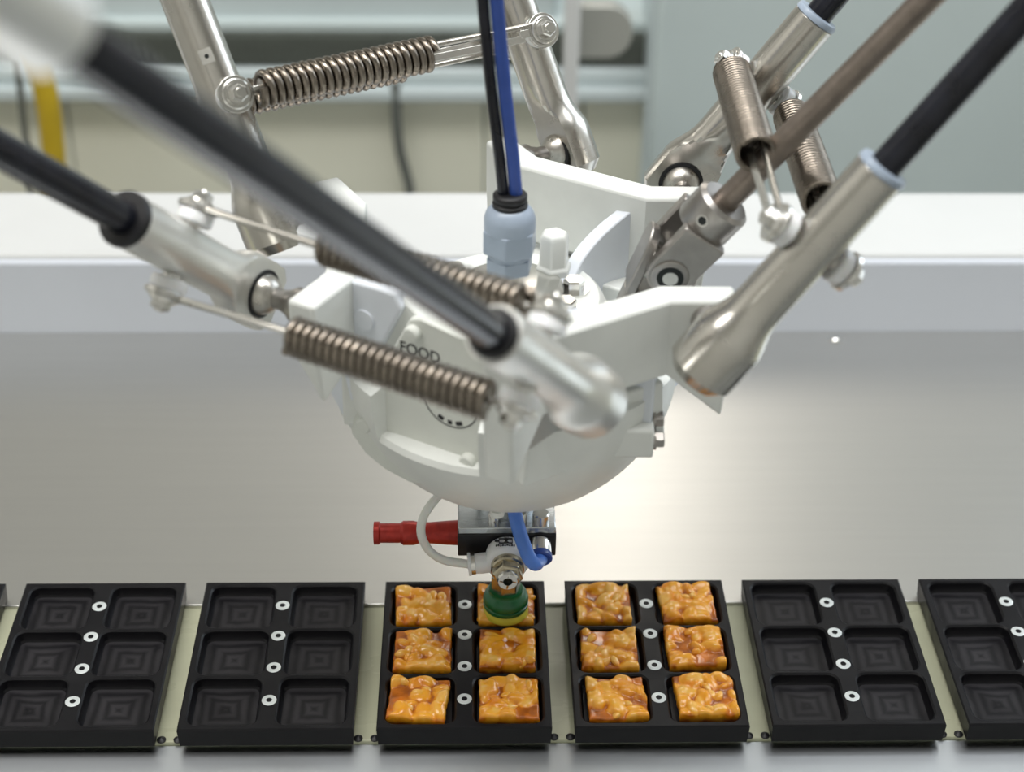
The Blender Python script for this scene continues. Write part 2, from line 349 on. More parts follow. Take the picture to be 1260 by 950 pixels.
# ================================================================== TRAYS
TP, TX0, TW, TL = 8.128, -0.1915, 7.2, 9.314
CW, RIBW = 2.86, 0.80
ROWS = [(-0.30, -3.05), (-3.28, -6.03), (-6.26, -9.01)]
def rrect(x0, x1, y0, y1, r, n=4):
    pts = []
    for cx_, cy__, a0 in ((x1 - r, y1 - r, 0), (x0 + r, y1 - r, 90), (x0 + r, y0 + r, 180), (x1 - r, y0 + r, 270)):
        for k in range(n + 1):
            t = math.radians(a0 + 90 * k / n); pts.append((cx_ + r * math.cos(t), cy__ + r * math.sin(t)))
    return pts
def tray_mesh():
    bm = bmesh.new(); uvl = bm.loops.layers.uv.new('UVMap')
    def ring(pts, z): return [bm.verts.new((p[0] * S, p[1] * S, z * S)) for p in pts]
    def edges(r): return [bm.edges.new((r[i], r[(i + 1) % len(r)])) for i in range(len(r))]
    def wall(a, b): return [bm.faces.new((a[i], a[(i + 1) % len(a)], b[(i + 1) % len(a)], b[i])) for i in range(len(a))]
    def outl(o, ): return [(-TW / 2 + o, -TL + o), (TW / 2 - o, -TL + o), (TW / 2 - o, -o), (-TW / 2 + o, -o)]
    top = ring(outl(0.06), 0.0); es = edges(top); holes = []
    for (yb, yf) in ROWS:
        for sx in (-1, 1):
            x0, x1 = sorted((sx * RIBW / 2, sx * (RIBW / 2 + CW)))
            r0 = ring(rrect(x0 - .08, x1 + .08, yf - .08, yb + .08, 0.49), 0.0); es += edges(r0); holes.append((r0, x0, x1, yf, yb))
    bmesh.ops.triangle_fill(bm, use_beauty=True, edges=es)
    for r0, x0, x1, yf, yb in holes:
        r1 = ring(rrect(x0, x1, yf, yb, 0.42), -0.07); wall(r0, r1)
        r2_ = ring(rrect(x0 + .05, x1 - .05, yf + .05, yb - .05, 0.38), -0.42); wall(r1, r2_)
        r3 = ring(rrect(x0 + .13, x1 - .13, yf + .13, yb - .13, 0.32), -0.52); wall(r2_, r3)
        fl = bm.faces.new(r3)
        for lp in fl.loops: lp[uvl].uv = ((lp.vert.co.x / S - x0) / (x1 - x0), (lp.vert.co.y / S - yf) / (yb - yf))
    o1 = ring(outl(0.0), -0.06); wall(top, o1)
    o2 = ring(outl(0.05), -0.96); wall(o1, o2); bm.faces.new(o2)
    for f in bm.faces:
        if len(f.verts) <= 4:
            for lp in f.loops: lp[uvl].uv = (3, 3)
    bmesh.ops.recalc_face_normals(bm, faces=bm.faces)
    me = bpy.data.meshes.new('tray_body'); bm.to_mesh(me); bm.free(); me.materials.append(MATS['tray_black'])
    me.shade_smooth(); me.set_sharp_from_angle(angle=math.radians(32)); return me
TRAYME = tray_mesh()
mb = MB(); mb.lathe([(0.31, -0.03), (0.31, 0.012), (0.28, 0.022), (0.125, 0.022)], (0, 0, 0), Z, 28, cap1=False); mb.cur = 1
mb.lathe([(0.125, 0.022), (0.115, -0.02)], (0, 0, 0), Z, 6, cap0=False); SCREW = mb.build('screw', ['screw_zinc', 'dark_hole']); SCREWME = SCREW.data; bpy.data.objects.remove(SCREW)
mb = MB(); mb.lathe([(0.19, 0), (0.19, 0.05), (0.001, 0.16)], (0, 0, 0), Z, 16); LUG = mb.build('carrier_lug', 'black_rubber'); LUGME = LUG.data; bpy.data.objects.remove(LUG)
tray_labels = {-3: 'empty black tray mostly cut off by the left picture edge', -2: 'empty black six-cell tray leftmost of those seen nearly whole',
               -1: 'empty black six-cell tray just left of the tray under the suction cup', 0: 'black six-cell tray of nut squares directly under the green suction cup',
               1: 'black six-cell tray of nut squares right of the suction cup', 2: 'empty black six-cell tray just right of the two filled trays', 3: 'empty black tray cut off by the right picture edge'}
def child(name, me, par, loc):
    o = bpy.data.objects.new(name, me); COL.objects.link(o); o.parent = par; o.location = V(loc) * S; return o
for i in range(-3, 4):
    t = thing('black_tray', (TX0 + i * TP, 0, 0), tray_labels[i], 'tray', 'black six-cell trays on the conveyor')
    child('tray_body', TRAYME, t, (0, 0, 0))
    for y in (-1.66, -3.66, -5.66, -7.63): child('screw', SCREWME, t, (0, y, 0)).rotation_euler.z = random.Random(i * 9 + y).random() * 6
    for sx in (-1, 1): child('carrier_lug', LUGME, t, (sx * (TW / 2 + 0.12), -8.74, ZT - 0.15))

# ================================================================== NUT SQUARES
def nut_square(seed, wx, wy, h):
    rng = random.Random(seed); n = 46
    u = np.linspace(-1, 1, n); U, W_ = np.meshgrid(u, u, indexing='ij')
    ph = [rng.random() * 6.28 for _ in range(8)]
    ex = 1 + 0.012 * np.sin(3 * W_ + ph[0]) + 0.010 * np.sin(9 * W_ + ph[1]); ey = 1 + 0.012 * np.sin(3 * U + ph[2]) + 0.012 * np.sin(9 * U + ph[3])
    X = U * wx / 2 * ex; Y = W_ * wy / 2 * ey
    base = h - 0.24 + 0.05 * np.sin(2.1 * X + ph[4]) * np.sin(2.6 * Y + ph[5])
    H = base.copy(); nut = np.full_like(H, 0.20) + 0.1 * np.sin(5 * X + ph[6]) * np.sin(4 * Y + ph[7])
    lumps = []
    for k in range(24):
        cx_, cy__ = rng.uniform(-.5, .5) * wx, rng.uniform(-.5, .5) * wy
        a = rng.uniform(.34, .62); b = a * rng.uniform(.5, .78); an = rng.random() * 3.14; pk = rng.uniform(.16, .34)
        tl = (rng.uniform(-.28, .28), rng.uniform(-.28, .28)); sh = rng.uniform(0.45, 1.0)
        dx, dy = X - cx_, Y - cy__; p_ = dx * math.cos(an) + dy * math.sin(an); q_ = -dx * math.sin(an) + dy * math.cos(an)
        s_ = (p_ / a) ** 2 + (q_ / b) ** 2
        z = h - 0.30 + pk * np.sqrt(np.clip(1 - s_, 0, 1)) + tl[0] * p_ + tl[1] * q_
        sel = (s_ < 1) & (z > H)
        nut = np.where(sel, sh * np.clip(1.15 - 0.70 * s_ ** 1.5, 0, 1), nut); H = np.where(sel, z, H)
    # soften: caramel skin runs over the nuts
    for _ in range(1):
        Hp = np.pad(H, 1, mode='edge'); H = (Hp[1:-1, 1:-1] * 2 + Hp[:-2, 1:-1] + Hp[2:, 1:-1] + Hp[1:-1, :-2] + Hp[1:-1, 2:]) / 6
        Np = np.pad(nut, 1, mode='edge'); nut = (Np[1:-1, 1:-1] * 2 + Np[:-2, 1:-1] + Np[2:, 1:-1] + Np[1:-1, :-2] + Np[1:-1, 2:]) / 6
    edge = np.maximum(abs(U), abs(W_)); H = np.where(edge > .999, H - 0.07, H)
    bm = bmesh.new(); lay = bm.verts.layers.float.new('nut')
    G = [[bm.verts.new((X[i, j] * S, Y[i, j] * S, H[i, j] * S)) for j in range(n)] for i in range(n)]
    for i in range(n):
        for j in range(n): G[i][j][lay] = float(nut[i, j])
    for i in range(n - 1):
        for j in range(n - 1): bm.faces.new((G[i][j], G[i + 1][j], G[i + 1][j + 1], G[i][j + 1]))
    loop = [G[i][0] for i in range(n)] + [G[n - 1][j] for j in range(1, n)] + [G[i][n - 1] for i in range(n - 2, -1, -1)] + [G[0][j] for j in range(n - 2, 0, -1)]
    prev = loop
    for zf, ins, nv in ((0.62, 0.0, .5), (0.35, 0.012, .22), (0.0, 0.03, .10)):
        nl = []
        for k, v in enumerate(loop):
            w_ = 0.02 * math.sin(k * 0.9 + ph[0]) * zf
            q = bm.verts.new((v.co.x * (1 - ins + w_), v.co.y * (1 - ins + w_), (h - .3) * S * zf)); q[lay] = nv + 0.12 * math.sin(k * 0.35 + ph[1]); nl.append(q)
        for k in range(len(loop)): bm.faces.new((prev[k], prev[(k + 1) % len(loop)], nl[(k + 1) % len(loop)], nl[k]))
        prev = nl
    bm.faces.new(prev); bmesh.ops.recalc_face_normals(bm, faces=bm.faces)
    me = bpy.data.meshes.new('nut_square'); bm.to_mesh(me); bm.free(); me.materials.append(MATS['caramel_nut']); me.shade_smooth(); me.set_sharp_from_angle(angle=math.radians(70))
    return me
def peanut(seed):
    rng = random.Random(seed); mb_ = MB(); prof = []
    L_, R_ = rng.uniform(.30, .40), rng.uniform(.17, .22); n = 10
    for k in range(n + 1):
        t = k / n; prof.append((R_ * (math.sin(math.pi * t) ** 0.62) * (1 - .12 * math.sin(2 * math.pi * t)), (t - .5) * 2 * L_))
    mb_.lathe(prof, (0, 0, 0), (1, 0, 0), 14); o = mb_.build('nut', 'caramel_nut', smooth=80); me = o.data
    at = me.attributes.new('nut', 'FLOAT', 'POINT')
    for k, v in enumerate(me.vertices): at.data[k].value = 0.82 + 0.16 * math.sin(v.co.x * 900 + seed)
    bpy.data.objects.remove(o); return me
PEANUTS = [peanut(k) for k in range(4)]
rowname = {0: 'rear', 1: 'middle', 2: 'front'}
# (tray, row, side, px centre x, px centre y at the top face, turn)
# offsets of each square inside its cell (cm) and turn, read off the photograph
spots = {(0, 0, -1): (-0.02, -0.05, 2), (0, 0, 1): (0.0, -0.05, 0), (0, 1, -1): (0.02, -0.02, -1), (0, 1, 1): (0.02, 0.10, -1), (0, 2, -1): (-0.10, 0.0, -5), (0, 2, 1): (0.02, 0.02, 0),
         (1, 0, -1): (-0.10, 0.02, 0), (1, 0, 1): (0.0, 0.05, 3), (1, 1, -1): (-0.05, 0.0, -1), (1, 1, 1): (0.03, 0.12, 1), (1, 2, -1): (0.06, -0.02, 2), (1, 2, 1): (0.15, 0.12, 2)}
prng = random.Random(5)
for (ti, row, sd), (ox, oy, rz) in spots.items():
    yb, yf = ROWS[row]; cx_ = TX0 + ti * TP + sd * (RIBW / 2 + CW / 2) + ox; cy__ = (yb + yf) / 2 + oy + 0.02
    seed = ti * 100 + row * 10 + sd + 3
    hh = 0.78
    t = thing('nut_square', (cx_, cy__, -0.515), f"caramel nut square in the {rowname[row]} {'left' if sd < 0 else 'right'} cell of the {'tray under the suction cup' if ti == 0 else 'filled tray on the right'}", 'nut square', 'caramel nut squares in the filled trays')
    t.rotation_euler.z = math.radians(rz)
    wx = 2.44 + prng.uniform(-.05, .05)
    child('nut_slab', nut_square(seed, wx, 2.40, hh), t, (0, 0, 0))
    if (ti, row, sd) == (0, 0, 1): lim = [(-1.0, -0.95), (1.0, -0.8), (-1.0, 0.2), (1.02, 0.4)]
    else: lim = [(prng.uniform(-.95, .95), prng.uniform(-.95, .95)) for _ in range(4)]
    for k, (px_, py_) in enumerate(lim):
        o = child('nut', PEANUTS[prng.randrange(4)], t, (px_, py_, hh - 0.25 + prng.uniform(-.04, .03)))
        o.rotation_euler = (prng.uniform(0, 6), prng.uniform(-.25, .25), prng.uniform(0, 6)); o.scale = (1, 1, 0.8)

# ================================================================== ROBOT GEOMETRY
CEN = Vector((1.68, -1.79, 17.78)); PHI = math.radians(-0.88); RR, SS = 7.19, 6.59; TSPR, NOFF = 5.15, 1.60
AZ = {'A': (-119.9, 42.9), 'B': (3.2, 54.3), 'C': (-225.8, 60.8)}; ANG = {'B': 0, 'C': 120, 'A': 240}
SGN = {'A1': -1, 'A2': 1, 'B1': 1, 'B2': -1, 'C1': 1, 'C2': -1}
LROD = 38.8
J = {}
for k, sg in SGN.items():
    th = math.radians(ANG[k[0]]) + PHI; n = Vector((math.cos(th), math.sin(th), 0)); t = Vector((-math.sin(th), math.cos(th), 0))
    az, el = map(math.radians, AZ[k[0]]); d = Vector((math.cos(el) * math.cos(az), math.cos(el) * math.sin(az), math.sin(el)))
    ball = CEN + n * RR + t * SS * sg; end = ball + t * sg * 0.35; nn = t.cross(d).normalized()
    J[k] = dict(ball=ball, end=end, d=d, t=t, inw=-t * sg, n=n, nn=nn)
ROD_LABEL = {'A1': 'black carbon rod with silver sleeve entering from the left edge', 'A2': 'large blurred black carbon rod crossing the foreground from upper left',
             'B1': 'black tipped rod with silver sleeve at the rear of the right pair', 'B2': 'black carbon rod with long silver sleeve nearest on the right',
             'C1': 'bare metal rod at upper left holding the left end of the horizontal spring', 'C2': 'bare metal rod behind the blue hose at the top centre'}

def head_rings(org, d, inw, slen=8.6, seg=36):
    """socket head + sleeve, h measured from the ball towards the rod"""
    x = inw.normalized(); x = (x - d * x.dot(d)).normalized(); y = d.cross(x)
    prof = [(0.60, -1.18), (0.98, -1.18), (1.32, -0.78), (1.34, -0.3), (1.34, 0.2), (1.34, 0.75), (1.29, 1.05), (1.19, 1.32), (1.09, 1.58), (1.00, 1.85), (0.945, 2.15), (0.92, 2.6), (0.92, 3.2), (0.92, slen - .05), (0.88, slen)]
    def cut(h):
        if h < 1.1: return 0.42
        s_ = min(1, (h - 1.1) / 2.0); s_ = s_ * s_ * (3 - 2 * s_); return 0.42 + s_ * 0.55
    rs = []
    for r, h in prof:
        c = cut(h); ring = []
        for j in range(seg):
            a = 2 * math.pi * j / seg; px, py = r * math.cos(a), r * math.sin(a)
            px = min(px, c)
            ring.append(org + d * h + x * px + y * py)
        rs.append(ring)
    return rs

for k, j in J.items():
    e, d, inw, nn = j['end'], j['d'], j['inw'], j['nn']
    rod = thing('parallel_rod', e, ROD_LABEL[k], 'robot rod', 'paired rods of the delta robot')
    metal = 'brushed_steel' if k[0] != 'A' else 'satin_sleeve'
    slv = MB().rings(head_rings(e, d, inw, 11.5 if k[0] == 'C' else 8.6)).build('sleeve', metal, rod, smooth=19)
    top = e + d * LROD
    MB().rings(head_rings(top, -d, inw)).build('upper_sleeve', metal, rod, smooth=19)
    MB().lathe([(0.565, 8.3), (0.565, LROD - 8.3)], e, d, 28).build('carbon_tube', 'carbon_black', rod)
    cm = 'black_rubber' if k[0] == 'A' else 'grey_plastic'
    rc = {'A1': 0.97, 'A2': 0.78}.get(k, 0.935)
    so_ = d * (2.9 if k[0] == 'C' else 0)
    MB().lathe([(0.56, 8.60), (rc, 8.60), (rc, 8.74), (rc - 0.05, 8.84), (0.58, 8.86)], e + so_, d, 28, cap0=False, cap1=False).build('collar', cm, rod)
    face = e + inw * 0.42
    mb = MB(); mb.lathe([(0.80, -0.02), (0.94, -0.02), (0.94, 0.04), (0.80, 0.06)], face, inw, 28, cap0=False, cap1=False); mb.build('seal_ring', 'black_rubber', slv)
    for s_ in (-1, 1):
        o_ = e + d * TSPR + nn * s_ * 0.86
        ax = nn * s_
        MB().lathe([(0.34, 0), (0.34, 0.2)], o_, ax, 16).build('stud', 'pale_steel', slv)
        MB().lathe([(0.60, 0.16), (0.66, 0.22), (0.66, 0.54), (0.58, 0.64)], o_, ax, 24).build('spacer', 'white_plastic', slv)
        mb = MB(); mb.lathe([(0.60, 0.84), (0.60, 0.90), (0.55, 0.93)], o_, ax, 28); mb.lathe([(0.48, 0.93), (0.46, 1.02)], o_, ax, 24); mb.lathe([(0.36, 1.02), (0.36, 1.24), (0.30, 1.30)], o_, ax, 6); mb.lathe([(0.20, 1.30), (0.17, 1.38)], o_, ax, 16)
        mb.build('bolt', 'pale_steel', slv, smooth=30)
    if k == 'C1':
        a = e + d * 6.9 - nn * 0.0; side = (CAM - a); side = (side - d * side.dot(d)).normalized()
        mb = MB(); mb.box(a + side * 0.84, (d, side.cross(d), side), (0.28, 0.26, 0.10)); mb.cur = 1; mb.lathe([(0.09, 0.10), (0.09, 0.105)], a + side * 0.84, side, 12)
        mb.build('set_screw_pad', ['pale_steel', 'dark_hole'], slv, bevel=0.02)

# springs
SPR_LABEL = {('A', 1): 'coil spring in front of the white cover lettered FOOD', ('A', -1): 'coil spring mostly hidden behind the big blurred foreground rod',
             ('B', 1): 'coil spring at the right between shaft and near right rod', ('B', -1): 'short upright coil spring with open end left of the brown shaft',
             ('C', 1): 'coil spring hidden behind the long horizontal spring at the top', ('C', -1): 'long horizontal coil spring at the top left between two metal rods'}
def coil(a, dirv, L_, R_, wr, turns, hint):
    x, y, z = basis(dirv, hint); pts = []; n = int(turns * 20)
    for i in range(n + 1):
        t = i / n; an = 2 * math.pi * turns * t
        pts.append(a + z * (t * L_) + (x * math.cos(an) + y * math.sin(an)) * R_)
    return pts
FAR = {'A': 'A2', 'B': 'B1', 'C': 'C1'}; STRAP = {'A': 'A1', 'B': 'B2', 'C': 'C2'}
for g in 'ABC':
    near, far = J[FAR[g]], J[STRAP[g]]
    for s_ in (-1, 1):
        off = near['d'] * TSPR + near['nn'] * s_ * 1.60
        p0, p1 = near['end'] + off, far['end'] + off; ax = (p1 - p0).normalized(); L_ = (p1 - p0).length; nn = near['nn'] * s_; side = ax.cross(nn)
        sp_ = thing('coil_spring', p0, SPR_LABEL[(g, s_)], 'spring', 'tension springs joining the robot rods')
        c0 = 0.95; clen = 7.6
        cR, cw, ct = {'A': (0.55, 0.158, 24), 'B': (0.68, 0.115, 34), 'C': (0.60, 0.165, 22)}[g]
        MB().tube(coil(p0 + ax * c0, ax, clen, cR, cw, ct, nn), cw, 8).build('coil', 'spring_steel', sp_, smooth=60)
        # eye plate at the coil end: ring and fork tongue
        def eye(c, dirn, lt, mat_, nm):
            mb = MB(); ri, ro, n_ = 0.34, 0.74, 32; th = 0.09
            rs = []
            for q in range(n_):
                an = 2 * math.pi * q / n_; v = dirn * math.cos(an) + dirn.cross(nn) * math.sin(an)
                rs.append([c + v * ri - nn * th, c + v * ro - nn * th, c + v * ro + nn * th, c + v * ri + nn * th])
            mb.rings(rs, closed=True); mb.box(c + dirn * (0.62 + lt / 2), (dirn, dirn.cross(nn), nn), (lt / 2, 0.17, th)); return mb.build(nm, mat_, sp_, bevel=0.02)
        eye(p0, ax, 0.75, 'pale_steel', 'eye_plate')
        eye(p1, -ax, 0.5, 'pale_steel', 'eye_plate')
        s0 = L_ - 0.95; s1 = c0 + clen - 0.8
        mb = MB(); mb.box(p0 + ax * ((s0 + s1) / 2) + side * 0.20, (ax, side, nn), ((s0 - s1) / 2, 0.15, 0.07)); mb.build('strap', 'pale_steel', sp_, bevel=0.02)
        mb = MB(); mb.tube(spline([p0 + ax * s1 - side * 0.34 - nn * 0.1, p0 + ax * (s1 + 1.6) - side * 0.32 - nn * .1, p0 + ax * (s0 + 0.1) - side * 0.3, p1 - ax * 0.2 - side * 0.46], 5), 0.13, 10); mb.build('hook_wire', 'brushed_steel', sp_)
        MB().lathe([(0.42, 0), (0.42, 0.5)], p0 + ax * (c0 + 0.1), ax, 20).build('end_plug', 'spring_steel', sp_)

# ------------------------------------------------------------------ platform
pl = thing('robot_platform', (CEN.x, CEN.y, 7.3), 'white painted delta robot platform with bowl-shaped underside above the trays', 'robot platform')
P0 = Vector((CEN.x, CEN.y, 0))
# bowl
prof = [(0.001, 7.25), (2.4, 7.3), (2.9, 7.55)]
for z in np.linspace(7.75, 12.0, 14):
    prof.append((math.sqrt(max(0, 6.9 ** 2 - (z - 14.0) ** 2)), z))
prof += [(6.5, 12.25), (6.0, 12.35), (5.2, 12.35)]
MB().lathe(prof, P0, Z, 72).build('bowl', 'white_paint', pl, smooth=30)
MB().lathe([(5.2, 12.2), (4.6, 14.0), (3.7, 15.9), (3.5, 16.1), (0.001, 16.1)], P0, Z, 48).build('hub', 'white_paint', pl, smooth=30)
# three ears
for deg in (60, 180, 300):
    th = math.radians(deg) + PHI; n = Vector((math.cos(th), math.sin(th), 0)); g = Vector((-math.sin(th), math.cos(th), 0))
    def outline(f):
        s1, si = 2.40 * f, 2.72 * f
        return [(6.95 + .5 * s1, -2.67 - .866 * s1), (6.95, -2.67), (6.95, 2.67), (6.95 + .5 * s1, 2.67 + .866 * s1),
                (5.75 + .5 * si, 2.99 + .866 * si), (5.75, 2.99), (5.75, -2.99), (5.75 + .5 * si, -2.99 - .866 * si)]
    zb = [13.5, 15.3, 15.3, 13.5, 13.5, 15.3, 15.3, 13.5] if deg != 180 else [16.4, 15.3, 15.3, 16.4, 14.2, 15.3, 15.3, 14.2]
    rs = [[P0 + n * q[0] + g * q[1] + Z * z for q in outline(1.0)] for z in (18.6, 16.6)]
    rs.append([P0 + n * q[0] + g * q[1] + Z * zz for q, zz in zip(outline(0.92), zb)])
    MB().rings(rs).build('ear_bracket', 'white_paint', pl, bevel=0.16, bseg=3, smooth=30)
    mb = MB(); mb.prism([(-3.2, 12.0), (3.2, 12.0), (2.9, 14.8), (-2.9, 14.8)], P0 + n * 4.6, g, Z, n, 1.9); mb.build('web', 'white_paint', pl, bevel=0.1)
    rs = []
    for q in range(25):
        an = th + math.radians(-40 + 80 * q / 24); v = Vector((math.cos(an), math.sin(an), 0))
        col = [P0 + v * math.sqrt(6.9 ** 2 - (z - 14.0) ** 2) + Z * z for z in (11.8, 12.4, 13.0, 13.6, 14.2)]
        rs.append(col + [P0 + v * 5.6 + Z * 14.6, P0 + v * 5.0 + Z * 11.8])
    MB().rings(rs).build('bowl_shoulder', 'white_paint', pl, smooth=35)
# ball pins
for k, j in J.items():
    b, t = j['ball'], -j['inw']          # t points outwards along the pair axis
    bpn = MB().lathe([(0.66, -2.3), (0.66, -1.55), (0.52, -1.35), (0.40, -1.0), (0.40, -0.6)], b, t, 24).build('ball_pin', 'joint_steel', pl, smooth=35)
    MB().sphere(b, 0.80).build('ball', 'ball_steel', bpn, smooth=60)
# cover on the A side
th = math.radians(240) + PHI; nA = Vector((math.cos(th), math.sin(th), 0)); gA = Vector((-math.sin(th), math.cos(th), 0))
DA = 5.45
mb = MB(); mb.prism([(-4.6, 12.0), (-3.6, 10.8), (-1.4, 10.2), (1.0, 10.6), (2.4, 11.8), (2.4, 17.4), (-0.8, 17.7), (-1.6, 18.3), (-3.1, 18.3), (-4.9, 16.8), (-4.9, 13.5)], P0 + nA * (DA - 1.3), gA, Z, nA, 1.3)
mb.build('side_casing', 'white_paint', pl, bevel=0.1)
fr = [(-5.0, 5.75, 18.3), (-5.0, 5.75, 13.4), (-4.2, 5.75, 12.1), (-1.35, 5.75, 17.9), (-1.6, 5.75, 18.5), (-2.2, 5.75, 18.55), (-3.6, 5.75, 18.5)]
MB().rings([[P0 + gA * u_ + nA * d_ + Z * z_ for u_, d_, z_ in fr], [P0 + gA * u_ + nA * 4.6 + Z * z_ for u_, d_, z_ in fr]]).build('side_plate', 'cool_lit_paint', pl, bevel=0.12, bseg=3)  # bluish tone of this white plate is lighting, carried by its colour
arc = [(-3.75 + 0.0, 12.2), (-3.85, 11.6), (-3.2, 10.85), (-2.3, 10.4), (-1.2, 10.2), (0.0, 10.35), (1.2, 10.9), (2.2, 11.7), (2.5, 12.4), (2.5, 17.0), (2.0, 17.5), (-0.5, 17.85), (-0.95, 17.7)]
mb = MB(); mb.prism(arc, P0 + nA * DA, gA, Z, nA, 0.38); cvp = mb.build('cover_plate', 'cover_paint', pl, bevel=0.08)
for (u_, v_) in ((-0.75, 17.2), (-3.05, 12.35), (1.6, 12.3)):
    MB().lathe([(0.33, 0.3), (0.33, 0.62), (0.26, 0.70), (0.001, 0.72)], P0 + nA * DA + gA * u_ + Z * v_, nA, 20).build('cover_screw', 'cover_paint', cvp, smooth=35)
MB().lathe([(0.42, 0.3), (0.42, 0.38)], P0 + nA * 5.45 + gA * -3.0 + Z * 17.0, nA, 24).build('plug', 'cool_lit_paint', pl)
def text_mesh(body, size, org, u, v, n, name, par, bold=0.0):
    cu = bpy.data.curves.new('lettering', 'FONT'); cu.body = body; cu.size = size * S; cu.extrude = 0.006 * S; cu.offset = bold * S; cu.align_x = 'CENTER'
    o = bpy.data.objects.new('lettering', cu); COL.objects.link(o)
    bpy.context.view_layer.update(); dg = bpy.context.evaluated_depsgraph_get(); me = bpy.data.meshes.new_from_object(o.evaluated_get(dg))
    M_ = Matrix((V(u), V(v), V(n))).transposed().to_4x4(); M_.translation = V(org) * S
    me.transform(M_)
    loc = Vector((0, 0, 0)); q = par
    while q is not None: loc += q.location; q = q.parent
    me.transform(Matrix.Translation(-loc)); me.materials.clear(); me.materials.append(MATS['print_black'])
    r = bpy.data.objects.new(name, me); COL.objects.link(r); r.parent = par; bpy.data.objects.remove(o); return r
FP = P0 + nA * (DA + 0.385)
text_mesh('FOOD', 0.62, FP + gA * -0.52 + Z * 16.22, gA, Z, nA, 'lettering', cvp, 0.008)
text_mesh('GRADE', 0.62, FP + gA * -0.45 + Z * 15.50, gA, Z, nA, 'lettering', cvp, 0.008)
mb = MB(); rs = []; c0 = FP + gA * 0.78 + Z * 14.75
for q in range(48):
    an = 2 * math.pi * q / 48; v = gA * math.cos(an) + Z * math.sin(an)
    rs.append([c0 + v * 1.18, c0 + v * 1.23, c0 + v * 1.23 + nA * .006, c0 + v * 1.18 + nA * .006])
mb.rings(rs, closed=True)
for an, l_ in ((-2.0, .25), (-1.6, .18), (-1.2, .3), (0.9, .3), (1.2, .2)):
    v = gA * math.cos(an) + Z * math.sin(an); wv = gA * -math.sin(an) + Z * math.cos(an)
    mb.box(c0 + v * 1.02 + nA * .003, (v, wv, nA), (0.09, l_ / 2, 0.003))
mb.build('emblem', 'print_black', cvp)
# B side: cradle for the universal joint, lower bracket with bolts
th = PHI; nB = Vector((math.cos(th), math.sin(th), 0)); gB = Vector((-math.sin(th), math.cos(th), 0))
rs = []
for q in range(31):
    an = math.radians(106 + 148 * q / 30); v = Vector((math.cos(an), math.sin(an), 0)); c_ = V(8.3, -1.9, 0)
    rise = abs(q / 15 - 1) ** 1.6
    zt = 16.2 + 2.0 * rise
    rs.append([c_ + v * 4.15 + Z * 13.2, c_ + v * 4.95 + Z * 13.2, c_ + v * 4.75 + Z * zt, c_ + v * 4.2 + Z * (zt - .1)])
MB().rings(rs).build('pocket_wall', 'cool_lit_paint', pl, smooth=50, bevel=0.05)  # pale blue light inside the pocket is painted into wall and floor
MB().lathe([(2.6, 12.9), (2.6, 13.6)], (6.2, -1.9, 0), Z, 40).build('pocket_floor', 'cool_lit_paint', pl)
mb = MB(); mb.box(P0 + nB * 4.2 + gB * -1.2 + Z * 12.65, (nB, gB, Z), (1.25, 4.1, 0.65)); lbr = mb.build('lower_bracket', 'white_paint', pl, bevel=0.12)
for gy, zz in ((-5.2, 12.55), (-4.6, 13.1), (-1.5, 12.6), (2.0, 12.6)):
    hexbolt(0.33, 0.32, 0.40, P0 + nB * 5.45 + gB * (gy + 0.4) + Z * zz, nB).build('bracket_bolt', 'joint_steel', lbr, smooth=30)
# slotted screw on the cradle floor, white hex bolt, small parts on the hub
mb = MB(); sc = V(5.55, -2.3, 15.2)
mb.lathe([(0.75, 0), (0.75, 0.35), (0.62, 0.5), (0.001, 0.52)], sc, (0.35, -0.2, 0.9), 28); ssc = mb.build('slotted_screw', 'cover_paint', pl, smooth=35)
x_, y_, z_ = basis((0.35, -0.2, 0.9)); mb = MB(); mb.box(sc + z_ * 0.52, (gB - z_ * gB.dot(z_), nB, z_), (0.62, 0.06, 0.02)); mb.build('screw_slot', 'dark_hole', ssc)
hb = P0 + V(1.75, 1.5, 16.1)
mb = MB(); mb.lathe([(0.75, 0), (0.75, 0.5), (0.62, 0.55), (0.62, 1.75), (0.5, 1.95), (0.001, 2.0)], hb, Z, 6, rot=.3); mb.build('white_hex_bolt', 'white_paint', pl, bevel=0.06)
for v in ((2.1, -1.3, 16.1), (-2.2, 1.4, 16.1), (2.5, 0.3, 16.1)):
    hexbolt(0.42, 0.45, 0.62, P0 + V(v), Z).build('hub_bolt', 'pale_steel', pl, smooth=30)
mb = MB(); mb.lathe([(2.1, 0), (2.1, 0.35), (1.95, 0.42)], P0 + Z * 16.1, Z, 40); mb.build('hub_plate', 'pale_steel', pl, smooth=35)
for a in range(0, 360, 60):
    an = math.radians(a + 20); MB().lathe([(0.30, 0), (0.30, -0.28), (0.22, -0.32)], P0 + V(3.0 * math.cos(an), 3.0 * math.sin(an), 7.75), Z, 12).build('bowl_screw', 'white_paint', pl)

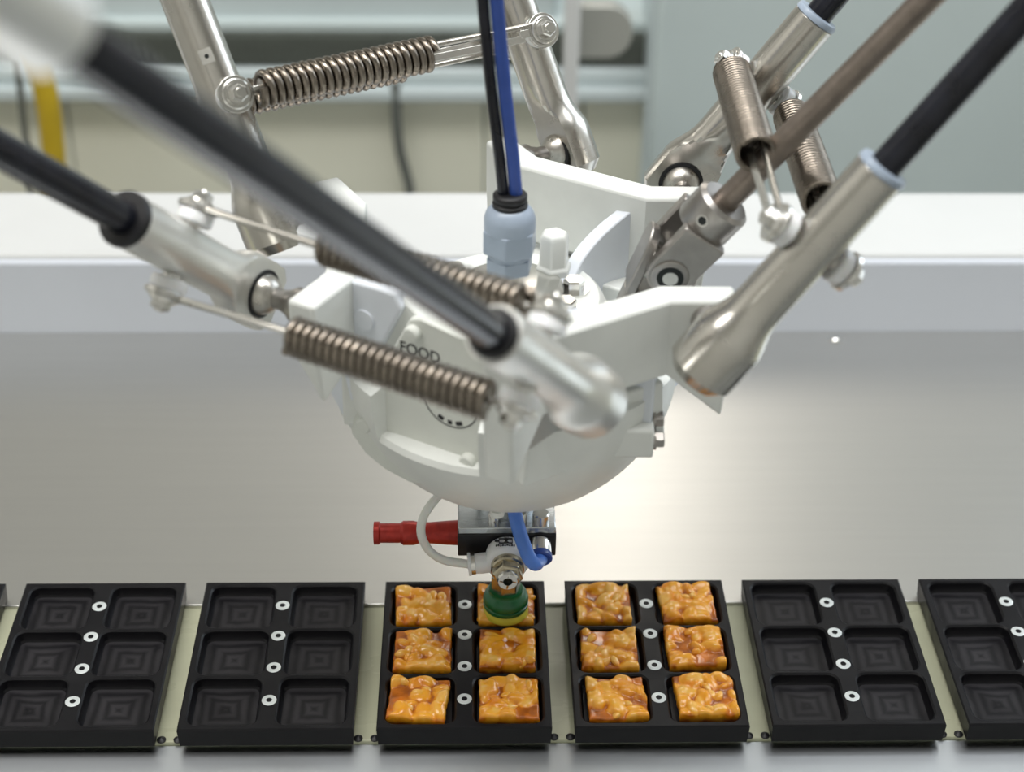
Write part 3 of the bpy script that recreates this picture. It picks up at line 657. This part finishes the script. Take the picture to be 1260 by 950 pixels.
# ------------------------------------------------------------------ gland and hoses
GX, GY = 1.62, -1.80
gl = thing('cable_gland', (GX, GY, 17.25), 'grey plastic hexagonal cable gland holding black and blue hoses', 'cable gland')
mb = MB(); mb.lathe([(0.95, 17.25), (0.95, 17.90)], (GX, GY, 0), Z, 6, rot=.35); mb.build('lower_nut', 'grey_plastic', gl, bevel=0.05)
mb = MB(); mb.lathe([(0.86, 17.90), (0.86, 18.10)], (GX, GY, 0), Z, 28); mb.build('neck', 'grey_plastic', gl)
mb = MB(); mb.lathe([(1.08, 18.10), (1.10, 18.20), (1.10, 19.10)], (GX, GY, 0), Z, 6, rot=.35); mb.build('hex_cap', 'grey_plastic', gl, bevel=0.06)
mb = MB(); mb.lathe([(1.0, 19.05), (1.0, 19.50), (0.92, 19.75), (0.72, 20.00), (0.5, 20.05)], (GX, GY, 0), Z, 36); mb.build('dome', 'grey_plastic', gl, smooth=50)
mb = MB(); mb.lathe([(0.4, 19.90), (0.62, 19.90), (0.68, 20.00), (0.68, 20.16), (0.60, 20.21), (0.60, 20.27), (0.66, 20.33), (0.66, 20.48), (0.58, 20.56), (0.30, 20.56)], (GX, GY, 0), Z, 36, cap0=False, cap1=True); mb.build('seal', 'black_rubber', gl, smooth=50)
def hose(off, r, m_, nm, lab, dx):
    base = V(GX, GY, 0)
    pts = [base + V(off, 0, 20.3), base + V(off - .15 + dx, 0, 22.0), base + V(off - .50 + dx, 0, 25), base + V(off - .82 + dx, .1, 28.5), base + V(off - 1.3 + dx, .6, 34), base + V(off - 1.6 + dx, 2.0, 44)]
    tag(MB().tube(spline(pts, 8), r, 20).build(nm, m_, smooth=60), lab, 'hose')
hose(-0.24, 0.215, 'carbon_black', 'black_hose', 'black hose rising from the grey gland left of the blue one', -0.02)
hose(0.235, 0.255, 'hose_blue', 'blue_hose', 'dark blue hose rising from the grey cable gland', 0.0)

# ------------------------------------------------------------------ universal joint and shaft
UJ = Vector((7.85, -1.95, 17.85)); az, el = math.radians(-15), math.radians(54)
sd_ = Vector((math.cos(el) * math.cos(az), math.cos(el) * math.sin(az), math.sin(el)))
sh = thing('joint_shaft', UJ, 'brown telescopic shaft with steel universal joint beside the right rods', 'drive shaft')
px_ = V(0, 1, 0); px_ = (px_ - sd_ * px_.dot(sd_)).normalized(); qx_ = sd_.cross(px_)
# yoke on the shaft: two fork arms along px_, joined in a sleeve
for s_ in (-1, 1):
    mb = MB(); poly = []
    for q in range(13): 
        an = math.radians(-180 + 180 * q / 12 + 90 + 90); poly.append((0.92 * math.cos(math.radians(180 + 180 * q / 12)), 0.92 * math.sin(math.radians(180 + 180 * q / 12))))
    poly += [(0.92, 0.6), (0.95, 2.1), (-0.95, 2.1), (-0.92, 0.6)]
    mb.prism(poly, UJ + px_ * (s_ * 1.0 - 0.25), qx_, sd_, px_, 0.5); fka = mb.build('fork_arm', 'joint_steel', sh, bevel=0.08)
    mb = MB(); mb.lathe([(0.74, 0), (0.74, 0.05), (0.68, 0.1)], UJ + px_ * s_ * 1.25, px_ * s_, 28); mb.cur = 1; mb.lathe([(0.52, 0.1), (0.52, 0.12)], UJ + px_ * s_ * 1.25, px_ * s_, 28); mb.cur = 2; mb.lathe([(0.30, 0.1), (0.30, 0.16)], UJ + px_ * s_ * 1.25, px_ * s_, 20)
    mb.build('bearing_cap', ['joint_steel', 'dark_hole', 'pale_steel'], fka)
mb = MB(); mb.lathe([(1.05, 1.85), (1.12, 2.0), (1.12, 3.2), (0.95, 3.35), (0.45, 3.35)], UJ, sd_, 32, cap1=False); mb.build('yoke_sleeve', 'joint_steel', sh, smooth=40)
ys = UJ + sd_ * 2.6; vw = (CAM - ys); vw = (vw - sd_ * vw.dot(sd_)).normalized()
vw = (vw + sd_.cross(vw) * -.1).normalized()
mb = MB(); mb.lathe([(0.24, 1.09), (0.24, 1.14), (0.17, 1.14)], ys, vw, 16, cap1=False); mb.cur = 1; mb.lathe([(0.17, 1.13), (0.16, 1.08)], ys, vw, 12); mb.build('set_screw', ['pale_steel', 'dark_hole'], sh)
mb = MB(); mb.tube([UJ - px_ * 1.0, UJ + px_ * 1.0], 0.33, 16); mb.build('cross_pin', 'pale_steel', sh)
mb = MB(); mb.tube([UJ - qx_ * 1.15, UJ + qx_ * 1.15], 0.33, 16); mb.build('cross_pin', 'pale_steel', sh)
for s_ in (-1, 1):
    mb = MB(); dn = (Vector((-0.35, 0, -0.94))).normalized(); side = qx_
    poly = [(0.80 * math.cos(math.radians(a)), 0.80 * math.sin(math.radians(a))) for a in range(0, 181, 15)] + [(-0.80, -1.9), (0.80, -1.9)]
    mb.prism(poly, UJ + side * (s_ * 1.05 - 0.22), px_, -dn, side, 0.44); mb.build('lower_fork', 'joint_steel', sh, bevel=0.08)
mb = MB(); mb.lathe([(1.2, -3.6), (1.2, -1.75), (0.9, -1.6)], UJ, (0.35, 0, 0.94), 32); mb.build('lower_hub', 'joint_steel', sh, smooth=35)
mb = MB(); mb.lathe([(0.50, 3.0), (0.50, 28)], UJ, sd_, 28); mb.build('shaft_tube', 'shaft_brown', sh)

# ------------------------------------------------------------------ gripper: ejector block, silencer, fittings
ej = thing('vacuum_ejector', (1.62, -1.8, 4.1), 'black vacuum ejector block with milled top hanging under the platform', 'vacuum ejector')
MB().abox((-0.47, -3.25, 4.08), (3.70, -0.4, 5.25)).build('block', 'black_anodised', ej, bevel=0.05)
MB().abox((-0.44, -3.22, 5.25), (3.67, -0.43, 5.58)).build('top_plate', 'milled_aluminium', ej, bevel=0.04)
MB().lathe([(1.25, 5.58), (1.25, 7.4)], (1.62, -1.4, 0), Z, 40).build('flange_post', 'milled_aluminium', ej)
for x_ in (1.05, 2.25, 3.05):
    r_ = 0.22 if x_ < 3 else 0.36
    MB().lathe([(r_, 5.58), (r_, 6.05), (r_ * .85, 6.1)], (x_, -2.85, 0), Z, 20).build('top_screw', 'pale_steel', ej)
si = thing('red_silencer', (-4.1, -2.0, 4.7), 'red anodised silencer tube on the left of the ejector block', 'silencer')
SZ = 4.36
MB().lathe([(0.38, 0.0), (0.50, 0.02), (0.50, 0.24), (0.43, 0.30)], (-4.1, -2.0, SZ), (1, 0, 0), 28).build('end_ring', 'red_anodised', si)
MB().lathe([(0.43, 0.28), (0.43, 1.15), (0.47, 1.2), (0.53, 1.28), (0.53, 1.7), (0.47, 1.95), (0.46, 2.4), (0.52, 3.1), (0.55, 3.62)], (-4.1, -2.0, SZ), (1, 0, 0), 32).build('silencer_body', 'red_anodised', si, smooth=35)

CX, CY = 1.62, -2.25
va = thing('valve_fitting', (CX, -3.3, 4.35), 'white banjo valve fitting with printed symbol on the ejector block front', 'pneumatic fitting')
ba = Vector((0.0, -1, 0.0)); bo = V(CX, -3.26, 4.38)
MB().lathe([(0.60, 0.0), (0.80, 0.05), (0.90, 0.18), (0.93, 0.4), (0.90, 0.85), (0.80, 1.02), (0.62, 1.06)], bo, ba, 40).build('valve_body', 'white_plastic', va, smooth=60); vbd = [o for o in va.children if o.name.startswith('valve_body')][0]
MB().lathe([(0.70, 1.04), (0.70, 1.30), (0.64, 1.36)], bo, ba, 36).build('banjo_ring', 'nickel_brass', va, smooth=35)
MB().lathe([(0.66, 1.34), (0.66, 1.72), (0.56, 1.80)], bo, ba, 6, rot=.3).build('hex_nut', 'nickel_brass', va, bevel=0.03)
mb = MB(); mb.lathe([(0.46, 1.75), (0.46, 1.98), (0.40, 2.06), (0.20, 2.06)], bo, ba, 28, cap1=False); mb.cur = 1; mb.lathe([(0.20, 2.06), (0.18, 1.7)], bo, ba, 12, cap0=False)
mb.build('nozzle', ['pale_steel', 'dark_hole'], va, smooth=35)
la = Vector((-1, -0.05, -0.08)).normalized(); lo = V(CX - 0.6, -3.85, 4.25)
MB().lathe([(0.44, 0), (0.44, 0.55), (0.42, 0.75)], lo, la, 28).build('side_port', 'white_plastic', va)
MB().lathe([(0.45, 0.75), (0.45, 0.93)], lo, la, 28).build('port_ring', 'pale_steel', va)
MB().lathe([(0.47, 0.93), (0.49, 0.97), (0.49, 1.05), (0.30, 1.07)], lo, la, 28).build('release_collar', 'white_plastic', va)
# printed symbol on the upper front of the valve body
su = V(1, 0, 0); sv = V(0, 0.92, 0.10).normalized(); sn = su.cross(sv); so = V(CX - 0.12, -3.92, 5.30)
mb = MB()
def bar(x0, y0, x1, y1, w_=0.03):
    x0, y0, x1, y1 = [1.25 * q for q in (x0, y0, x1, y1)]
    a, b = so + su * x0 + sv * y0, so + su * x1 + sv * y1; dd = (b - a); mb.box((a + b) / 2, (dd, sn.cross(dd), sn), (dd.length / 2, w_ / 2, 0.03))
bar(-.18, .22, .26, .22); bar(-.18, .22, -.18, .02); bar(.26, .22, .26, .02); bar(-.18, .02, .26, .02)
bar(-.02, .02, .14, .22); bar(-.02, .22, .14, .02); bar(.06, .0, .06, .30); bar(-.33, .12, -.18, .12, .07); bar(-.26, .04, -.26, .20); bar(.0, .30, .0, .36); bar(.06, .30, .06, .38); bar(.12, .30, .12, .36)
mb.build('symbol', 'print_black', vbd)
for q in range(9): pass
mb = MB()
for q in range(9): 
    x0 = -0.30 + q * 0.075; bar(x0, -0.10, x0 + 0.045, -0.10 + (0.03 if q % 2 else 0.0), .055)
mb.build('symbol_line', 'print_black', vbd)
su_ = thing('suction_cup', (CX, CY, 0.3), 'green suction cup with yellow lip pressing on a nut square', 'suction cup')
MB().lathe([(0.50, 1.9), (0.50, 4.07)], (CX, CY, 0), Z, 28).build('stem', 'pale_steel', su_)
MB().lathe([(0.66, 1.40), (0.66, 2.2), (0.55, 2.3)], (CX, CY, 0), Z, 6, rot=.2).build('hex_adapter', 'nickel_brass', su_, bevel=0.04)
MB().lathe([(0.70, 0.50), (0.98, 0.52), (1.0, 0.58), (1.0, 0.70), (0.95, 0.74), (1.0, 0.80), (1.0, 0.95), (0.94, 1.14), (0.80, 1.26), (0.74, 1.34), (0.74, 1.48), (0.60, 1.52)], (CX, CY, 0), Z, 48).build('bellows', 'green_silicone', su_, smooth=40)
MB().lathe([(0.60, 0.10), (0.97, 0.10), (1.01, 0.16), (0.98, 0.36), (0.90, 0.53)], (CX, CY, 0), Z, 48).build('lip', 'yellow_silicone', su_, smooth=50)
# steel port with blue collar on the block front, and the two tubes
fi = thing('push_in_fitting', (3.05, -3.3, 4.6), 'small steel push-in fitting with blue collar on the ejector block', 'pneumatic fitting')
fo = V(3.02, -3.25, 4.78); fa = Vector((0, -1, -0.25)).normalized()
MB().lathe([(0.47, 0), (0.47, 0.55), (0.45, 0.6)], fo, fa, 28).build('fitting_body', 'pale_steel', fi)
MB().lathe([(0.47, 0.6), (0.50, 0.66), (0.50, 0.84), (0.44, 0.90)], fo, fa, 28).build('fitting_collar', 'hose_blue', fi, smooth=40)
tp = fo + fa * 0.85
bt = spline([(1.85, -3.6, 7.8), tuple(by(633, 628, -3.7)), tuple(by(638, 650, -4.2)), tuple(by(645, 672, -4.7)), tuple(by(652, 688, -4.95)), tuple(by(659, 694, -4.9)), tuple(tp)], 8)
tag(MB().tube(bt, 0.30, 18).build('blue_tube', 'tube_blue', smooth=60), 'bright blue pneumatic tube curling in front of the ejector block', 'tube')
le = lo + la * 1.02
wt = spline([tuple(by(556, 590, -3.2)), tuple(by(541, 608, -3.8)), tuple(by(523, 632, -4.3)), tuple(by(518, 655, -4.4)), tuple(by(527, 676, -4.3)), tuple(by(546, 689, -4.1)), tuple(le)], 8)
tag(MB().tube(wt, 0.185, 16).build('white_tube', 'tube_white', smooth=60), 'thin translucent white tube looping down in front of the red silencer', 'tube')

# ------------------------------------------------------------------ upper arms, above the picture
UA = {'A': 'robot upper arm above the upper left of the picture', 'B': 'robot upper arm above the right of the picture', 'C': 'robot upper arm above the rear of the picture'}
for g in 'ABC':
    a, b = [k for k in J if k[0] == g]
    ta, tb_ = J[a], J[b]
    pa = ta['ball'] + ta['d'] * LROD; pb = tb_['ball'] + tb_['d'] * LROD; mid = (pa + pb) / 2
    ua = thing('upper_arm', mid, UA[g], 'robot arm', 'upper arms of the delta robot')
    axp = (pb - pa).normalized()
    MB().tube([pa + axp * 0.9, pb - axp * 0.9], 0.55, 20).build('cross_bar', 'joint_steel', ua)
    for q in (pa, pb): MB().sphere(q, 0.68).build('ball', 'ball_steel', ua)
    hip = mid - ta['n'] * 16 + Z * 20
    MB().tube([mid - (hip - mid).normalized() * 0.2, mid + (hip - mid) * 0.15, hip], [1.0, 1.3, 2.0], 20).build('arm_tube', 'cool_lit_paint', ua)
